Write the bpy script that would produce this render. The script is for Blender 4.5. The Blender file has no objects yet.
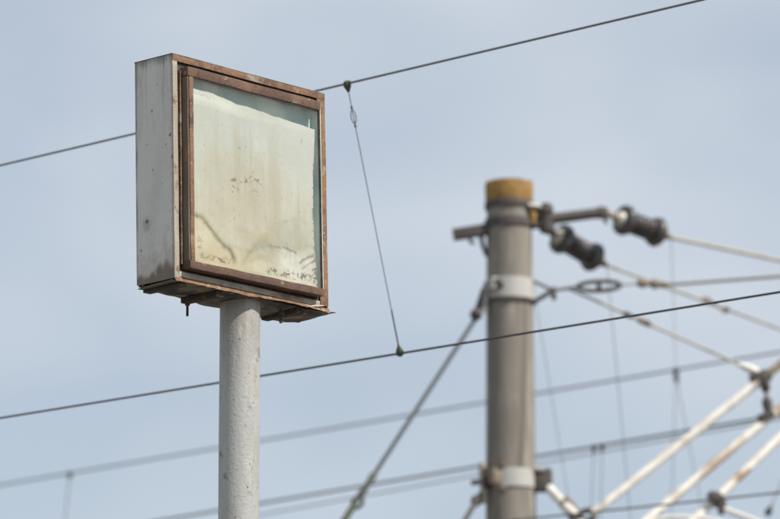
import bpy, bmesh, math, random
import numpy as np
from mathutils import Vector, Matrix, noise as mnoise
random.seed(7)
R = math.radians

# ------------------------------------------------------------------ camera, sky, sun, exposure
scene = bpy.context.scene
PITCH = R(12.3); FPX = 4333.33; CAMZ = 1.6
cam_data = bpy.data.cameras.new('camera'); cam = bpy.data.objects.new('camera', cam_data)
scene.collection.objects.link(cam); scene.camera = cam
cam.location = (0, 0, CAMZ); cam.rotation_euler = (R(90) + PITCH, 0, 0)
cam_data.sensor_width = 36; cam_data.lens = 200; cam_data.clip_start = .5; cam_data.clip_end = 6000
cam_data.dof.use_dof = True; cam_data.dof.focus_distance = 14.75; cam_data.dof.aperture_fstop = 4.3
cam_data.dof.aperture_blades = 9

SUN_AZ, SUN_EL = 60, 47                      # degrees to the right of the way back to the camera, and up
sd = Vector((math.sin(R(SUN_AZ)) * math.cos(R(SUN_EL)), -math.cos(R(SUN_AZ)) * math.cos(R(SUN_EL)), math.sin(R(SUN_EL))))
sun_data = bpy.data.lights.new('sun', 'SUN'); sun = bpy.data.objects.new('sun', sun_data)
scene.collection.objects.link(sun)
sun_data.energy = 5.0; sun_data.angle = R(1.2); sun_data.color = (1.0, .95, .87)
sun.rotation_euler = sd.to_track_quat('Z', 'Y').to_euler(); sun.location = sd * 60

world = bpy.data.worlds.new('World'); scene.world = world; world.use_nodes = True
wn, wl = world.node_tree.nodes, world.node_tree.links
wn.clear()
out = wn.new('ShaderNodeOutputWorld'); bg = wn.new('ShaderNodeBackground')
sky = wn.new('ShaderNodeTexSky'); sky.sky_type = 'NISHITA'; sky.sun_disc = False
sky.sun_elevation = R(SUN_EL); sky.sun_rotation = math.atan2(sd.x, sd.y)
sky.air_density = 1.0; sky.dust_density = .7; sky.ozone_density = 1.0
bg.inputs['Strength'].default_value = .1
tc = wn.new('ShaderNodeTexCoord')
mp = wn.new('ShaderNodeMapping'); mp.inputs['Scale'].default_value = (1, 1, 1.8)
mp.inputs['Location'].default_value = (1.356, 5.714, 7.812)
nz = wn.new('ShaderNodeTexNoise'); nz.inputs['Scale'].default_value = 9.0
nz.inputs['Detail'].default_value = 2.6; nz.inputs['Roughness'].default_value = .45; nz.inputs['Distortion'].default_value = .3
rp = wn.new('ShaderNodeMapRange'); rp.inputs['From Min'].default_value = .36; rp.inputs['From Max'].default_value = .66
rp.inputs['To Min'].default_value = .52; rp.inputs['To Max'].default_value = .86
mx = wn.new('ShaderNodeMix'); mx.data_type = 'RGBA'
mx.inputs['B'].default_value = (6.8, 7.35, 8.05, 1)       # thin high cloud
wl.new(tc.outputs['Generated'], mp.inputs['Vector']); wl.new(mp.outputs['Vector'], nz.inputs['Vector'])
wl.new(nz.outputs['Fac'], rp.inputs['Value']); wl.new(rp.outputs['Result'], mx.inputs['Factor'])
wl.new(sky.outputs['Color'], mx.inputs['A']); wl.new(mx.outputs['Result'], bg.inputs['Color'])
wl.new(bg.outputs['Background'], out.inputs['Surface'])

scene.view_settings.view_transform = 'Standard'; scene.view_settings.look = 'None'
scene.view_settings.gamma = 1; scene.view_settings.exposure = 0; scene.view_settings.use_curve_mapping = False
scene.render.engine = 'CYCLES'
scene.cycles.use_denoising = True
scene.cycles.max_bounces = 8; scene.cycles.transparent_max_bounces = 12

# ------------------------------------------------------------------ pixels of the photograph -> points
def ray(px, py):
    x = (px - 390) / FPX; y = (259.5 - py) / FPX
    return Vector((x, math.cos(PITCH) - y * math.sin(PITCH), math.sin(PITCH) + y * math.cos(PITCH)))
def P(px, py, Y):                            # point at ground distance Y
    d = ray(px, py); return Vector((0, 0, CAMZ)) + d * (Y / d.y)
def PZ(px, py, z):                           # point at height z
    d = ray(px, py); return Vector((0, 0, CAMZ)) + d * ((z - CAMZ) / d.z)

# ------------------------------------------------------------------ numpy noise for stains
def vnoise(x, y, seed=0):
    x = np.asarray(x, float); y = np.asarray(y, float)
    xi = np.floor(x).astype(int); yi = np.floor(y).astype(int); fx = x - xi; fy = y - yi
    fx = fx * fx * (3 - 2 * fx); fy = fy * fy * (3 - 2 * fy)
    def h(a, b):
        n = (a * 374761393 + b * 668265263 + seed * 1442695041) & 0x7fffffff
        n = ((n ^ (n >> 13)) * 1274126177) & 0x7fffffff
        return ((n ^ (n >> 16)) & 0xffff) / 65535.
    return (h(xi, yi) * (1 - fx) + h(xi + 1, yi) * fx) * (1 - fy) + (h(xi, yi + 1) * (1 - fx) + h(xi + 1, yi + 1) * fx) * fy
def fbm(x, y, seed=0, o=4):
    s = 0; a = .5; t = 0
    for k in range(o):
        s = s + a * vnoise(x * 2 ** k, y * 2 ** k, seed + k * 17); t += a; a *= .5
    return s / t
def sstep(a, b, x):
    t = np.clip((x - a) / (b - a), 0, 1); return t * t * (3 - 2 * t)
def segdist(x, y, pts):                      # distance to a polyline and position along it
    best = np.full(np.shape(x), 1e9)
    for (x0, y0), (x1, y1) in zip(pts[:-1], pts[1:]):
        dx, dy = x1 - x0, y1 - y0; L = dx * dx + dy * dy + 1e-12
        t = np.clip(((x - x0) * dx + (y - y0) * dy) / L, 0, 1)
        best = np.minimum(best, np.hypot(x - x0 - t * dx, y - y0 - t * dy))
    return best

# ------------------------------------------------------------------ materials
def new_mat(name):
    m = bpy.data.materials.new(name); m.use_nodes = True
    return m, m.node_tree.nodes, m.node_tree.links, m.node_tree.nodes['Principled BSDF']
def mat(name, base, rough=.6, metal=0., layers=(), bump=0., bump_scale=60., stain=False, spec=.5):
    """layers: (colour, scale xyz, detail, low, high, roughness or None) mixed over the base by noise"""
    m, n, l, b = new_mat(name)
    tc = n.new('ShaderNodeTexCoord')
    col = None; last = None
    rgb = n.new('ShaderNodeRGB'); rgb.outputs[0].default_value = (*base, 1); last = rgb.outputs[0]
    rv = n.new('ShaderNodeValue'); rv.outputs[0].default_value = rough; rlast = rv.outputs[0]
    for i, (c, sc, det, lo, hi, rg) in enumerate(layers):
        mpn = n.new('ShaderNodeMapping'); mpn.inputs['Scale'].default_value = sc if hasattr(sc, '__len__') else (sc,) * 3
        mpn.inputs['Location'].default_value = (i * 3.1 + 1.7, i * 5.3, i * 1.9)
        nn = n.new('ShaderNodeTexNoise'); nn.inputs['Scale'].default_value = 1; nn.inputs['Detail'].default_value = det
        nn.inputs['Roughness'].default_value = .62
        mr = n.new('ShaderNodeMapRange'); mr.inputs['From Min'].default_value = lo; mr.inputs['From Max'].default_value = hi
        mi = n.new('ShaderNodeMix'); mi.data_type = 'RGBA'; mi.inputs['B'].default_value = (*c, 1)
        l.new(tc.outputs['Object'], mpn.inputs['Vector']); l.new(mpn.outputs['Vector'], nn.inputs['Vector'])
        l.new(nn.outputs['Fac'], mr.inputs['Value']); l.new(mr.outputs['Result'], mi.inputs['Factor'])
        l.new(last, mi.inputs['A']); last = mi.outputs['Result']
        if rg is not None:
            mf = n.new('ShaderNodeMix'); mf.data_type = 'FLOAT'; mf.inputs['B'].default_value = rg
            l.new(mr.outputs['Result'], mf.inputs['Factor']); l.new(rlast, mf.inputs['A']); rlast = mf.outputs['Result']
    if stain:
        at = n.new('ShaderNodeAttribute'); at.attribute_name = 'stain'
        mi = n.new('ShaderNodeMix'); mi.data_type = 'RGBA'
        l.new(at.outputs['Alpha'], mi.inputs['Factor']); l.new(last, mi.inputs['A']); l.new(at.outputs['Color'], mi.inputs['B'])
        last = mi.outputs['Result']
    l.new(last, b.inputs['Base Color']); l.new(rlast, b.inputs['Roughness'])
    b.inputs['Metallic'].default_value = metal; b.inputs['Specular IOR Level'].default_value = spec
    if bump:
        nn = n.new('ShaderNodeTexNoise'); nn.inputs['Scale'].default_value = bump_scale; nn.inputs['Detail'].default_value = 5
        bp = n.new('ShaderNodeBump'); bp.inputs['Strength'].default_value = bump; bp.inputs['Distance'].default_value = .004
        l.new(tc.outputs['Object'], nn.inputs['Vector']); l.new(nn.outputs['Fac'], bp.inputs['Height'])
        l.new(bp.outputs['Normal'], b.inputs['Normal'])
    return m

M = {}
M['gravel'] = mat('gravel', (.14, .128, .112), .95, layers=(((.08, .075, .068), 9, 8, .4, .62, None), ((.21, .195, .17), .35, 4, .45, .7, None)), bump=.6, bump_scale=25)
M['panel'] = mat('panel', (.62, .595, .545), .52, layers=(
    ((.53, .51, .465), (9, 9, 2.0), 5, .42, .68, .6), ((.66, .64, .59), (30, 30, 4), 4, .52, .75, None),
    ((.17, .155, .13), 150, 3, .66, .74, .8)), bump=.15, bump_scale=18, stain=True)
M['flange'] = mat('flange', (.38, .345, .28), .65, layers=(
    ((.33, .285, .225), (40, 40, 6), 5, .40, .60, None), ((.20, .125, .085), (22, 22, 14), 6, .55, .64, .85), ((.09, .055, .04), 70, 5, .62, .70, .9)), bump=.5, bump_scale=120)
M['flange_rusty'] = mat('flange_rusty', (.195, .108, .058), .75, layers=(
    ((.36, .315, .25), (6, 6, 6), 6, .56, .66, .65), ((.10, .056, .038), (16, 16, 16), 6, .48, .64, .85), ((.30, .20, .13), 60, 5, .56, .68, .9)), bump=.5, bump_scale=120)
M['fascia'] = mat('fascia', (.42, .385, .32), .7, layers=(
    ((.30, .27, .22), (12, 12, 30), 5, .42, .62, None), ((.15, .09, .06), (7, 7, 14), 6, .52, .66, .85)), bump=.4, bump_scale=120)
M['rust'] = mat('rust', (.105, .060, .043), .82, layers=(
    ((.185, .105, .062), 9, 6, .44, .68, None), ((.075, .042, .032), 38, 6, .54, .68, None),
    ((.30, .255, .195), 24, 6, .61, .70, .6)), bump=.7, bump_scale=140)
M['rust_orange'] = mat('rust_orange', (.25, .138, .07), .85, layers=(
    ((.15, .082, .052), 22, 6, .45, .62, None), ((.36, .29, .215), 35, 5, .57, .68, .65), ((.06, .036, .028), 60, 4, .60, .7, None)), bump=.7, bump_scale=140)
M['frame_side'] = mat('frame_side', (.14, .108, .08), .85, layers=(
    ((.19, .16, .125), (20, 20, 5), 5, .45, .68, None), ((.28, .15, .08), (16, 16, 6), 6, .6, .7, None)), bump=.5, bump_scale=120)
M['underside'] = mat('underside', (.19, .165, .12), .85, layers=(
    ((.045, .04, .034), (9, 9, 9), 6, .46, .60, None), ((.36, .31, .19), (13, 13, 13), 5, .56, .70, None),
    ((.19, .09, .05), (21, 21, 21), 6, .60, .70, None)), bump=.6, bump_scale=90)
M['dark_rust'] = mat('dark_rust', (.055, .042, .034), .9, layers=(((.16, .09, .055), 30, 6, .52, .66, None),), bump=.6, bump_scale=140)
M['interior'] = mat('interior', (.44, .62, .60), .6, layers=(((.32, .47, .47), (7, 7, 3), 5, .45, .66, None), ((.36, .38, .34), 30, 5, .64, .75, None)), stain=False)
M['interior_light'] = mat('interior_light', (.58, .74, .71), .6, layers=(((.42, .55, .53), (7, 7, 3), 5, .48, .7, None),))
M['sheet'] = mat('sheet', (.59, .575, .50), .7, layers=(((.47, .45, .375), (11, 11, 1.2), 5, .45, .75, None), ((.67, .67, .60), (60, 60, 5), 3, .52, .8, None)), stain=True, bump=.12, bump_scale=30, spec=.25)
M['pole_paint'] = mat('pole_paint', (.41, .41, .39), .62, layers=(
    ((.33, .32, .295), (7, 7, 2.2), 6, .42, .64, None), ((.47, .465, .435), (50, 50, 9), 4, .55, .7, None),
    ((.12, .108, .09), (85, 85, 65), 3, .660, .71, .85), ((.24, .22, .185), (14, 14, 20), 8, .60, .68, .8), ((.09, .08, .065), (160, 160, 120), 2, .69, .74, .85)), bump=.4, bump_scale=95, stain=True)
M['concrete'] = mat('concrete', (.25, .225, .19), .9, layers=(
    ((.19, .168, .142), (9, 9, 1.2), 4, .42, .68, None), ((.32, .295, .255), (9, 9, 2.5), 5, .54, .70, None),
    ((.14, .12, .10), (18, 18, 1.6), 5, .60, .74, None)), bump=.35, bump_scale=40, stain=True)
M['ochre'] = mat('ochre', (.36, .21, .055), .85, layers=(((.26, .14, .045), (12, 12, 7), 5, .42, .62, None), ((.20, .13, .07), 22, 5, .54, .66, None)), bump=.4)
M['iron'] = mat('iron', (.085, .075, .07), .75, .2, layers=(((.14, .11, .09), 25, 5, .5, .7, None),), bump=.4)
M['galv'] = mat('galv', (.40, .39, .36), .55, .35, layers=(((.28, .25, .22), 20, 5, .48, .68, None),), bump=.2)
M['white_band'] = mat('white_band', (.46, .45, .42), .55, layers=(((.42, .40, .37), 18, 5, .5, .7, None), ((.30, .2, .13), 25, 5, .64, .72, None)))
M['white_pipe'] = mat('white_pipe', (.76, .73, .66), .55, layers=(
    ((.62, .56, .47), (9, 9, 9), 5, .50, .70, None), ((.36, .22, .12), (8, 8, 8), 6, .66, .74, .85)), bump=.3, stain=True)
M['porcelain'] = mat('porcelain', (.55, .52, .44), .25, layers=(((.5, .46, .4), 20, 4, .55, .7, None),))
M['insulator'] = mat('insulator', (.075, .068, .066), .30, layers=(((.13, .115, .105), 14, 4, .5, .7, .5),))
M['wire_dark'] = mat('wire_dark', (.06, .064, .068), .7, .1)
M['wire_grey'] = mat('wire_grey', (.16, .17, .18), .6, .3)
M['wire_pale'] = mat('wire_pale', (.40, .36, .29), .6, .1, layers=(((.25, .2, .15), 14, 4, .5, .7, None),))
M['clamp'] = mat('clamp', (.07, .075, .06), .7, .3, layers=(((.12, .13, .08), 40, 4, .5, .7, None),))
M['rod_rust'] = mat('rod_rust', (.27, .22, .17), .8, .1, layers=(((.16, .09, .06), 20, 4, .5, .7, None),))

n_, l_ = M['sheet'].node_tree.nodes, M['sheet'].node_tree.links
pb_ = n_['Principled BSDF']; tl_ = n_.new('ShaderNodeBsdfTranslucent'); ms_ = n_.new('ShaderNodeMixShader'); ms_.inputs['Fac'].default_value = .10
l_.new(pb_.inputs['Base Color'].links[0].from_socket, tl_.inputs['Color'])
l_.new(pb_.outputs[0], ms_.inputs[1]); l_.new(tl_.outputs[0], ms_.inputs[2]); l_.new(ms_.outputs[0], n_['Material Output'].inputs['Surface'])

# weathered window glass: clear, a little reflective, with a film of dust
m, n, l, b = new_mat('glass')
n.remove(b)
tr = n.new('ShaderNodeBsdfTransparent'); tr.inputs['Color'].default_value = (.975, .985, .978, 1)
gl = n.new('ShaderNodeBsdfGlossy'); gl.inputs['Roughness'].default_value = .06
lw = n.new('ShaderNodeLayerWeight'); lw.inputs['Blend'].default_value = .5      # same from both sides of the pane
pw = n.new('ShaderNodeMath'); pw.operation = 'POWER'; pw.inputs[1].default_value = 5
fr = n.new('ShaderNodeMapRange'); fr.inputs['To Min'].default_value = .03; fr.inputs['To Max'].default_value = .9
l.new(lw.outputs['Facing'], pw.inputs[0]); l.new(pw.outputs[0], fr.inputs['Value'])
m1 = n.new('ShaderNodeMixShader'); m2 = n.new('ShaderNodeMixShader')
df = n.new('ShaderNodeBsdfDiffuse'); df.inputs['Color'].default_value = (.6, .58, .5, 1)
tcg = n.new('ShaderNodeTexCoord'); nzg = n.new('ShaderNodeTexNoise'); nzg.inputs['Scale'].default_value = 9; nzg.inputs['Detail'].default_value = 6
mrg = n.new('ShaderNodeMapRange'); mrg.inputs['From Min'].default_value = .35; mrg.inputs['From Max'].default_value = .75
mrg.inputs['To Min'].default_value = .02; mrg.inputs['To Max'].default_value = .10
l.new(tcg.outputs['Object'], nzg.inputs['Vector']); l.new(nzg.outputs['Fac'], mrg.inputs['Value'])
l.new(fr.outputs['Result'], m1.inputs['Fac']); l.new(tr.outputs[0], m1.inputs[1]); l.new(gl.outputs[0], m1.inputs[2])
l.new(mrg.outputs['Result'], m2.inputs['Fac']); l.new(m1.outputs[0], m2.inputs[1]); l.new(df.outputs[0], m2.inputs[2])
l.new(m2.outputs[0], n['Material Output'].inputs['Surface'])
M['glass'] = m

# ------------------------------------------------------------------ mesh building
COL = scene.collection
def tag(o, label=None, cat=None, group=None, kind=None):
    if label: o['label'] = label
    if cat: o['category'] = cat
    if group: o['group'] = group
    if kind: o['kind'] = kind
    return o
BASE = {}
def empty(name, loc):
    o = bpy.data.objects.new(name, None); o.location = loc; o.empty_display_size = .2
    COL.objects.link(o); BASE[o] = Vector(loc); return o

class MB:
    def __init__(s): s.v = []; s.f = []
    def add(s, v, f):
        o = len(s.v); s.v += [Vector(p) for p in v]; s.f += [[i + o for i in q] for q in f]; return s
    def tube(s, pts, r, sides=10, caps=True):
        pts = [Vector(p) for p in pts]; nP = len(pts)
        rs = r if hasattr(r, '__len__') else [r] * nP
        t0 = (pts[1] - pts[0]).normalized()
        a = t0.cross(Vector((0, 0, 1)))
        if a.length < 1e-3: a = t0.cross(Vector((0, 1, 0)))
        a.normalize(); v = []; f = []
        for i, p in enumerate(pts):
            t = (pts[min(i + 1, nP - 1)] - pts[max(i - 1, 0)]).normalized()
            a = (a - t * a.dot(t)).normalized(); b_ = t.cross(a)
            for k in range(sides):
                w = 2 * math.pi * k / sides
                v.append(p + (a * math.cos(w) + b_ * math.sin(w)) * rs[i])
        for i in range(nP - 1):
            for k in range(sides):
                k2 = (k + 1) % sides
                f.append([i * sides + k, i * sides + k2, (i + 1) * sides + k2, (i + 1) * sides + k])
        if caps:
            f.append(list(range(sides))[::-1]); f.append(list(range((nP - 1) * sides, nP * sides)))
        return s.add(v, f)
    def lathe(s, A, B, prof, sides=24):      # prof: (t along A->B, radius)
        A = Vector(A); B = Vector(B)
        t = (B - A).normalized(); a = t.cross(Vector((0, 0, 1)))
        if a.length < 1e-3: a = t.cross(Vector((0, 1, 0)))
        a.normalize(); b_ = t.cross(a); v = []; f = []
        for tt, r in prof:
            p = A.lerp(B, tt)
            for k in range(sides):
                w = 2 * math.pi * k / sides; v.append(p + (a * math.cos(w) + b_ * math.sin(w)) * r)
        for i in range(len(prof) - 1):
            for k in range(sides):
                k2 = (k + 1) % sides
                f.append([i * sides + k, i * sides + k2, (i + 1) * sides + k2, (i + 1) * sides + k])
        f.append(list(range(sides))[::-1]); f.append(list(range((len(prof) - 1) * sides, len(prof) * sides)))
        return s.add(v, f)
    def box(s, c, ax, ay, az, bev=.003, wob=0., cuts=0, seed=1):  # half-axis vectors
        bm = bmesh.new(); bmesh.ops.create_cube(bm, size=2)
        c, ax, ay, az = Vector(c), Vector(ax), Vector(ay), Vector(az)
        if cuts:
            es = [e for e in bm.edges if abs(e.verts[0].co.x - e.verts[1].co.x) > 1]
            bmesh.ops.subdivide_edges(bm, edges=es, cuts=cuts, use_grid_fill=False)
        for v in bm.verts: v.co = c + ax * v.co.x + ay * v.co.y + az * v.co.z
        if bev:
            eds = [e for e in bm.edges if len(e.link_faces) == 2 and e.link_faces[0].normal.dot(e.link_faces[1].normal) < .5] if not cuts else None
            bm.normal_update()
            eds = [e for e in bm.edges if e.calc_face_angle(0) > .6]
            bmesh.ops.bevel(bm, geom=eds, offset=bev, segments=2, profile=.6, affect='EDGES')
        if wob:
            for v in bm.verts:
                v.co += mnoise.noise_vector(v.co * 9 + Vector((seed * 7.1, 0, 0))) * wob
        bm.verts.index_update()
        s.add([v.co.copy() for v in bm.verts], [[v.index for v in q.verts] for q in bm.faces]); bm.free(); return s
    def ring(s, c, axis, r0, r1, h, sides=40):   # band round an axis: inner radius r0, outer r1, half height h
        c = Vector(c); axis = Vector(axis).normalized()
        a = axis.cross(Vector((0, 1, .3))).normalized(); b_ = axis.cross(a); v = []; f = []
        prof = [(r0, -h), (r1 - .003, -h), (r1, -h + .003), (r1, h - .003), (r1 - .003, h), (r0, h)]
        n = len(prof)
        for k in range(sides):
            w = 2 * math.pi * k / sides; d = a * math.cos(w) + b_ * math.sin(w)
            v += [c + d * r + axis * z for r, z in prof]
        for k in range(sides):
            k2 = (k + 1) % sides
            for i in range(n): f.append([k * n + i, k * n + (i + 1) % n, k2 * n + (i + 1) % n, k2 * n + i])
        return s.add(v, f)
    def torus(s, c, ax, ay, a, b, r, n=28, sides=8):   # oval link in the plane ax, ay
        c, ax, ay = Vector(c), Vector(ax).normalized(), Vector(ay).normalized(); az = ax.cross(ay)
        v = []; f = []
        for k in range(n):
            w = 2 * math.pi * k / n; p = c + ax * a * math.cos(w) + ay * b * math.sin(w)
            d = (ax * math.cos(w) / max(a, 1e-6) + ay * math.sin(w) / max(b, 1e-6)).normalized()
            for j in range(sides):
                q = 2 * math.pi * j / sides; v.append(p + (d * math.cos(q) + az * math.sin(q)) * r)
        for k in range(n):
            for j in range(sides):
                f.append([k * sides + j, k * sides + (j + 1) % sides, ((k + 1) % n) * sides + (j + 1) % sides, ((k + 1) % n) * sides + j])
        return s.add(v, f)
    def build(s, name, m, parent=None, base=None, smooth=True, angle=40):
        root = parent
        while root is not None and root.parent is not None: root = root.parent
        if root is None:
            bs = Vector(base) if base is not None else s.v[0].copy()
        else: bs = BASE[root]
        me = bpy.data.meshes.new(name); me.from_pydata([p - bs for p in s.v], [], s.f)
        bm = bmesh.new(); bm.from_mesh(me); bmesh.ops.recalc_face_normals(bm, faces=bm.faces); bm.to_mesh(me); bm.free()
        me.materials.append(M[m]); me.update()
        if smooth:
            me.polygons.foreach_set('use_smooth', [True] * len(me.polygons))
            me.set_sharp_from_angle(angle=R(angle))
        if m in ('panel', 'sheet', 'pole_paint', 'concrete', 'white_pipe'):
            me.attributes.new('stain', 'FLOAT_COLOR', 'POINT').data.foreach_set('color', [0.] * (4 * len(me.vertices)))
        o = bpy.data.objects.new(name, me); COL.objects.link(o)
        if root is None: o.location = bs; BASE[o] = bs
        else: o.parent = parent
        return o
def set_stain(o, rgba):
    at = o.data.attributes.get('stain') or o.data.attributes.new('stain', 'FLOAT_COLOR', 'POINT')
    at.data.foreach_set('color', np.ascontiguousarray(rgba, dtype=np.float32).ravel())

# ------------------------------------------------------------------ ground
g = MB(); N = 24; S = 1500.
vv = []; ff = []
for j in range(N + 1):
    for i in range(N + 1): vv.append((-S + 2 * S * i / N, -S + 2 * S * j / N, 0))
for j in range(N):
    for i in range(N): k = j * (N + 1) + i; ff.append([k, k + 1, k + N + 2, k + N + 1])
g.add(vv, ff)
tag(g.build('ground', 'gravel', base=(0, 0, 0)), 'pale gravel ground under the poles and wires', kind='structure')

# ------------------------------------------------------------------ the old light box on its pole
W, H, D = .776, .776, .175
BO = Vector((-.7222, 14.2, 4.6336))
def tilt(p, t=.0210, t2=-.0022):
    x, y, z = p; x, z = x * math.cos(t) - z * math.sin(t), x * math.sin(t) + z * math.cos(t)
    return Vector((x, y * math.cos(t2) - z * math.sin(t2), y * math.sin(t2) + z * math.cos(t2)))
BA = .8603
BU = tilt((math.cos(BA), math.sin(BA), 0)); BN = tilt((math.sin(BA), -math.cos(BA), 0)); BV = tilt((0, 0, 1))
def L(u, v, n): return BO + BU * u + BV * v + BN * n
def uv(px, py, n=0.):
    d = ray(px, py); c = Vector((0, 0, CAMZ)); s = (BO + BN * n - c).dot(BN) / d.dot(BN); q = c + d * s - BO
    return q.dot(BU), q.dot(BV)
def lbox(mb, u0, u1, v0, v1, n0, n1, bev=.002, wob=0., cuts=0, along='u', seed=1):
    c = L((u0 + u1) / 2, (v0 + v1) / 2, (n0 + n1) / 2)
    a = {'u': BU * (u1 - u0) / 2, 'v': BV * (v1 - v0) / 2, 'n': BN * (n1 - n0) / 2}
    o = [along] + [k for k in 'uvn' if k != along]
    return mb.box(c, a[o[0]], a[o[1]], a[o[2]], bev, wob, cuts, seed)
def grid_slab(fn, nu, nv, thick):            # fn(s array, t array) -> (u, v, n) arrays; thick (du, dv, dn)
    s, t = np.meshgrid(np.linspace(0, 1, nu), np.linspace(0, 1, nv)); u, v, n = fn(s, t)
    mb = MB(); vs = []
    for q in (0, 1):
        for a, b_, c in zip(u.ravel() + q * thick[0], v.ravel() + q * thick[1], n.ravel() + q * thick[2]): vs.append(L(a, b_, c))
    K = nu * nv; fs = []
    for j in range(nv - 1):
        for i in range(nu - 1):
            k = j * nu + i; fs.append([k, k + 1, k + nu + 1, k + nu]); fs.append([K + k, K + k + nu, K + k + nu + 1, K + k + 1])
    rim = list(range(nu)) + [j * nu + nu - 1 for j in range(1, nv)] + [(nv - 1) * nu + i for i in range(nu - 2, -1, -1)] + [j * nu for j in range(nv - 2, 0, -1)]
    for a, b_ in zip(rim, rim[1:] + rim[:1]): fs.append([a, b_, K + b_, K + a])
    mb.add(vs, fs); return mb, s.ravel(), t.ravel(), u.ravel(), v.ravel()

# the pole stands under the middle of the box
pc = L(W / 2 + .035, 0, -D / 2 - .003); PX, PY = pc.x, pc.y
sign = empty('light_box_sign', (PX, PY, 0))
tag(sign, 'weathered rusty square light box with stained blank glass face on a pale grey steel pole', 'sign')
rp_ = .0695
mb = MB(); zs = [0.02 + (pc.z - .024) * k / 500 for k in range(501)]
mb.tube([(PX, PY, z) for z in zs], [rp_ + .0006 * mnoise.noise(Vector((0, 0, z * 3))) for z in zs], 48)
pole = mb.build('pole', 'pole_paint', sign)
co = np.array([list(p) for p in mb.v]); an_ = np.arctan2(co[:, 0] - PX, -(co[:, 1] - PY)); zz_ = pc.z - co[:, 2]; rgba = np.zeros((len(co), 4))
rn = fbm(an_ * 6 + 20, zz_ * 1.5, 101); rn2 = fbm(an_ * 14 + 40, zz_ * 9, 103)
rgba[:, :3] = np.array([.20, .14, .09]) * (.7 + .6 * rn2)[:, None]
rgba[:, 3] = np.clip(sstep(.52, .72, rn2) * sstep(.16, .0, zz_ - .1 * rn) * .2 + sstep(.035, .0, zz_ - .02 * rn2) * .15 + sstep(.62, .75, rn2) * sstep(.3, 1.2, np.abs(an_ - .9) ** -1 * .4) * .25, 0, 1)
set_stain(pole, rgba)
mb = MB(); mb.box((PX, PY, .011), (.17, 0, 0), (0, .17, 0), (0, 0, .009), .003); mb.build('base_plate', 'galv', pole)
for sx in (-1, 1):
    for sy in (-1, 1):
        mb = MB(); mb.lathe((PX + sx * .13, PY + sy * .13, .02), (PX + sx * .13, PY + sy * .13, .06), [(0, .02), (.5, .02), (.5, .011), (1, .011)], 8); mb.build('anchor_bolt', 'galv', pole)

# casing: folded sheet panels
casing_mb = MB()
lbox(casing_mb, .003, W - .003, .004, H - .003, -D, -D + .002, 0)      # back
casing = casing_mb.build('back_panel', 'panel', sign)
def panel_fn(u0, sgn):
    def fn(s, t):
        n = -D + s * (D - .0015); v = t * H
        u = u0 + sgn * (.0055 * (fbm(s * 2 + 3, t * 5 + sgn, 5, 3) - .5) * sstep(0, .15, s) * sstep(1, .85, s) * 2)
        return u + 0 * s, v, n
    return fn
def panel_stain(s, t):
    K = len(s); c = np.zeros((K, 4)); big = fbm(s * 5, t * 14, 3); fine = fbm(s * 22, t * 90, 8)
    streak = fbm(s * 30, t * 3.0, 11)
    brown = np.array([.115, .085, .062]); dark = np.array([.055, .05, .045]); tan = np.array([.30, .23, .16])
    def lay(col, a):
        a = np.clip(a, 0, 1)[:, None]; nonlocal c
        al = c[:, 3:4]; na = a + al * (1 - a)
        c[:, :3] = np.where(na > 1e-5, (col * a + c[:, :3] * al * (1 - a)) / np.maximum(na, 1e-5), 0); c[:, 3:4] = na
    lay(brown, sstep(.07, 0, s - .08 * (big - .5)) * .75)                       # rusted back edge
    lay(brown, sstep(.060, .025, t - .07 * (big - .45) - .02 * s) * .95)          # rusted foot
    lay(tan, sstep(.16, .04, t - .25 * (fine - .45)) * .25)
    lay(dark, sstep(.955, 1, t + .06 * (streak - .5)) * .6)                     # dirt under the lid
    lay(brown, sstep(.55, .75, streak) * sstep(.55, .97, t) * .32)              # runs from the top
    lay(brown, sstep(.93, 1, s + .05 * (fine - .5)) * .5)
    lay(tan, sstep(.60, .72, fbm(s * 6, t * 9, 31)) * .22)
    for x, y, r in ((.46, .765, .006), (.93, .64, .010), (1.0, .54, .013), (.82, .60, .006), (.28, .275, .012), (.44, .50, .005), (.12, .15, .007), (.7, .43, .004), (.3, .62, .004), (.6, .88, .004)):
        d = np.hypot((s - x) * D / H, t - y); lay(dark, sstep(r, r * .45, d + .004 * (fine - .5)) * .85)
    d = np.hypot((s - .27) * .32, t - .262); lay(brown, sstep(.05, .015, d + .02 * (fine - .5)) * .38)
    return c
for u0, sg, th in ((0., 1, .002), (W, -1, -.002)):
    mb, s, t, u, v = grid_slab(panel_fn(u0, sg), 46, 190, (th, 0, 0))
    o = mb.build('side_panel', 'panel', sign, angle=50); set_stain(o, np.vstack([panel_stain(s, t)] * 2))
mb = MB(); lbox(mb, -.002, W + .002, H + .0005, H + .0035, -D - .002, .002, .001, .0012, 24); mb.build('top_panel', 'frame_side', sign)
# front flange: four folded strips round the opening
for nm, u0, u1, v0, v1, al, mt, sdd in (('flange_strip', -.001, .022, .0, H - .022, 'v', 'flange', 1), ('flange_strip', W - .040, W + .001, .012, H - .022, 'v', 'rust_orange', 2),
                               ('flange_strip', -.001, W + .001, H - .0215, H, 'u', 'flange_rusty', 3)):
    mb = MB(); lbox(mb, u0, u1, v0, v1, -.002, .0025, .0008, .0012, 30, al, sdd); mb.build(nm, mt, sign)
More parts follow.
